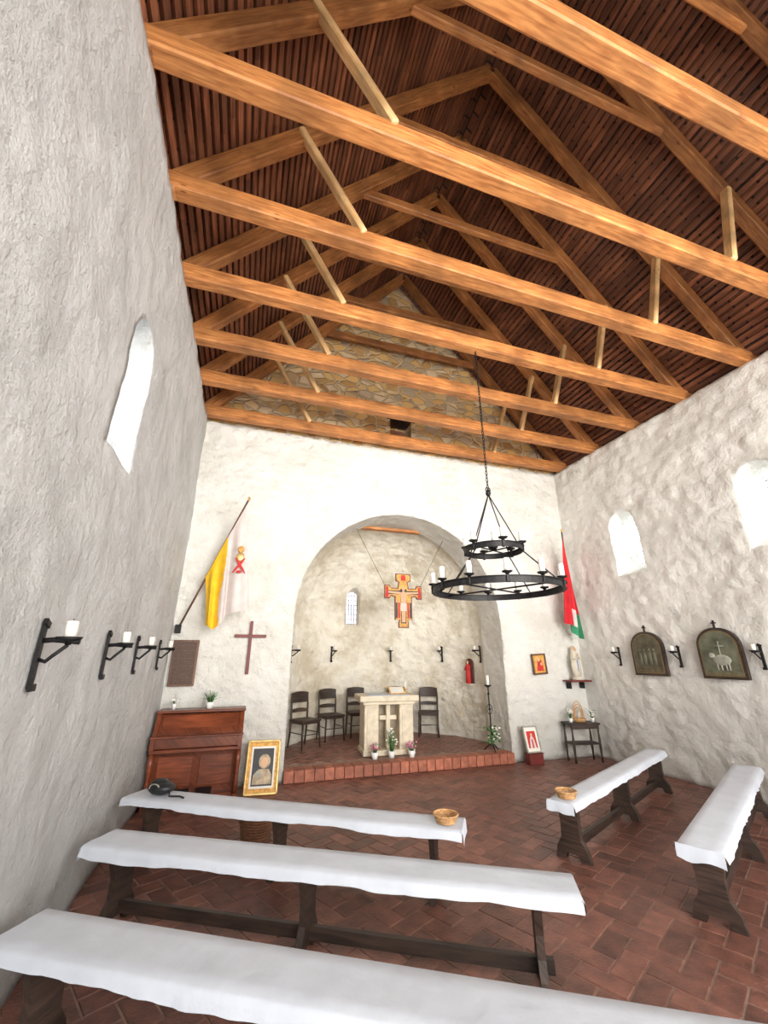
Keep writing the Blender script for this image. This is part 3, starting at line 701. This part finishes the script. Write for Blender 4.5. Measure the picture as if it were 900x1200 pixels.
# ------------------------------------------------------------------ candle stand right of altar
b=B()
for i in range(3):
    a=2*PI*i/3+.3;b.tube([(0,0,.12),(.07*math.cos(a),.07*math.sin(a),.08),(.14*math.cos(a),.14*math.sin(a),.01)],.009,'iron',6)
b.tube([(0,0,.08),(0,0,1.02)],.011,'iron',8)
for z in (.35,.65,.9): b.ball((0,0,z),(.022,.022,.02),'iron')
b.tube([(.05*math.cos(t),.0,.65+.08*math.sin(t)) for t in [2*PI*i/16 for i in range(16)]],.006,'iron',6,closed=True)
b.lathe([(.012,1.0),(.06,1.03),(.065,1.045),(.02,1.04)],'iron',seg=16);b.lathe([(.028,1.04),(.028,1.20),(.004,1.205)],'wax',seg=14)
for k in range(46):
    a=random.uniform(0,6.3);z=random.uniform(.1,.38);r=random.uniform(.03,.14)
    b.ball((r*math.cos(a),r*math.sin(a)-.03,z),(.022,.022,.016),'whitefl' if k%4==0 else 'leaf',seg=6)
b.make('candle_stand',(4.22,6.98,.158))
b=B();b.ext(arch(0,.10,-.26,.12,10),.03,'niche',wallB(0,0,0));b.box((0,-.07,-.27),(.2,.14,.03),'statue',bev=.004)
b.lathe([(.055,-.25),(.05,-.1),(.042,.02),(.05,.08),(.02,.115)],'red',(0,-.07,0),14);b.ball((0,-.075,.145),(.026,.026,.034),'skin');b.ball((0,-.062,.155),(.03,.026,.034),'brown')
for s_ in (-1,1): b.tube([(s_*.045,-.07,.07),(s_*.05,-.11,.0),(s_*.01,-.125,.03)],[.016,.014,.008],'red',6)
d=Vector((4.50-AC,8.0-AY,0)).normalized();p=Vector((AC,AY,0))+d*(AR+.03)
b.make('saint_statue',(p.x,p.y,1.42),math.atan2(d.y,d.x)-PI/2)
# ------------------------------------------------------------------ chandelier
b=B()
zl,zu,za=2.37,2.80,3.47;ztop=5.53;Rl,Ru=.68,.31
z=ztop;i=0
while z>za+.06:
    R_=.018;pts=[]
    for k in range(10):
        a=2*PI*k/10;u=R_*.65*math.cos(a);w_=.03*math.sin(a)
        pts.append((u,0,z-.03+w_) if i%2 else (0,u,z-.03+w_))
    b.tube(pts,.0045,'iron',5,closed=True);z-=.045;i+=1
b.ring((0,0,zl),Rl,.012,.055,'iron');b.ring((0,0,zl+.03),Rl,.05,.006,'iron');b.ring((0,0,zl-.03),Rl,.03,.006,'iron')
b.ring((0,0,zu),Ru,.012,.055,'iron');b.ring((0,0,zu+.03),Ru,.045,.006,'iron')
b.ball((0,0,za+.02),(.03,.03,.045),'iron');b.tube([(.03*math.cos(t),0,za+.06+.03*math.sin(t)) for t in [2*PI*k/12 for k in range(12)]],.007,'iron',6,closed=True)
for k in range(4):
    a=PI/2*k+.4;c,s_=math.cos(a),math.sin(a)
    b.tube([(0,0,za),(Ru*c,Ru*s_,zu+.02)],.007,'iron',6);b.tube([(Ru*c,Ru*s_,zu-.02),(Rl*c,Rl*s_,zl+.03)],.007,'iron',6)
    b.tube([(.0,0,zl),(Rl*c,Rl*s_,zl)],.009,'iron',6);b.tube([(0,0,zu),(Ru*c,Ru*s_,zu)],.008,'iron',6)
b.lathe([(.015,0),(.05,.03),(.06,.06),(.05,.065)],'iron',(0,0,zu),12)
def cand(R,z,n,o,h):
    for k in range(n):
        a=2*PI*k/n+o;x,y=R*math.cos(a),R*math.sin(a)
        b.lathe([(.012,0),(.02,.02),(.045,.03),(.05,.042),(.02,.04)],'iron',(x,y,z+.03),12)
        b.lathe([(.027,.04),(.027,.04+h),(.018,.045+h),(.003,.04+h)],'wax',(x,y,z+.03),12)
        b.box((x*1.01,y*1.01,z),(.03,.03,.07),'iron',rot=(0,0,a),bev=.004)
cand(Rl,zl,12,.1,.12);cand(Ru,zu,6,.3,.11);cand(.02,zu+.04,1,0,.11)
b.make('chandelier',(2.53,3.85,0))
# ------------------------------------------------------------------ baskets, bag
def basket(name,loc,r,h,k,rows=6):
    b=B();b.lathe([(r*.7,0),(r*.72,.008)],k,seg=24)
    for i in range(rows):
        z=h*(i+.5)/rows;rr=r*(.72+.28*(i+.5)/rows)
        b.tube([((rr+.004*(-1)**(j+i))*math.cos(2*PI*j/28),(rr+.004*(-1)**(j+i))*math.sin(2*PI*j/28),z) for j in range(28)],h/rows*.55,k,6,closed=True)
    b.tube([(r*1.02*math.cos(2*PI*j/28),r*1.02*math.sin(2*PI*j/28),h) for j in range(28)],h/rows*.8,k,6,closed=True)
    b.make(name,loc)
basket('wicker_basket',(1.64,3.48,.472),.092,.055,'wick')
basket('wicker_basket',(2.95,3.67,.472),.09,.055,'wick')
basket('wicker_waste_basket',(.30,4.98,0),.17,.24,'wickd',10)
b=B();b.ball((0,0,.055),(.13,.10,.055),'black');b.ball((-.02,0,.085),(.09,.075,.045),'black');b.tube([(.1,-.02,.06),(.16,-.10,.02),(.24,-.06,.012),(.30,-.09,.012)],.008,'black',6)
b.tube([(.05*math.cos(t)-.02,-.08,.07+.03*math.sin(t)) for t in [2*PI*k/12 for k in range(12)]],.006,'greyst',5,closed=True)
b.make('black_bag',(-.60,4.92,.472),-.5)
# ------------------------------------------------------------------ camera, world, light
F=480.0;th=math.atan(168/F)
cd=bpy.data.cameras.new('camera');cam=bpy.data.objects.new('camera',cd);COL.objects.link(cam)
cd.sensor_fit='VERTICAL';cd.sensor_height=36;cd.lens=36*F/1200;cd.clip_start=.05
cam.location=(0,0,1.7);cam.rotation_euler=(PI/2+th,0,-math.radians(18))
bpy.context.scene.camera=cam
w=bpy.data.worlds.new('sky');bpy.context.scene.world=w;w.use_nodes=True
bg=w.node_tree.nodes['Background'];bg.inputs[0].default_value=(1,.99,.97,1);bg.inputs[1].default_value=5.0
def area(name,loc,rot,sx,sy,e,col=(1,1,1),spread=PI):
    l=bpy.data.lights.new(name,'AREA');l.shape='RECTANGLE';l.size=sx;l.size_y=sy;l.energy=e;l.color=col;l.spread=spread
    o=bpy.data.objects.new(name,l);COL.objects.link(o);o.location=loc;o.rotation_euler=rot
area('daylight_window_left',(XL-1.2,2.7,4.1),(0,-math.radians(75),math.radians(20)),1.2,1.2,180)
area('daylight_window_right',(XR+1.2,2.9,4.1),(0,math.radians(75),math.radians(-20)),1.2,1.2,190)
area('daylight_window_right',(XR+1.2,5.0,4.1),(0,math.radians(75),math.radians(-20)),1.2,1.2,190)
# added fill lamp out of view behind the camera, brightening the chancel end
area('fill_rear',(2.6,-2.6,3.0),(math.radians(98),0,0),4.5,3.2,215,(1,.96,.89),math.radians(85))
bpy.context.scene.view_settings.view_transform='Standard'
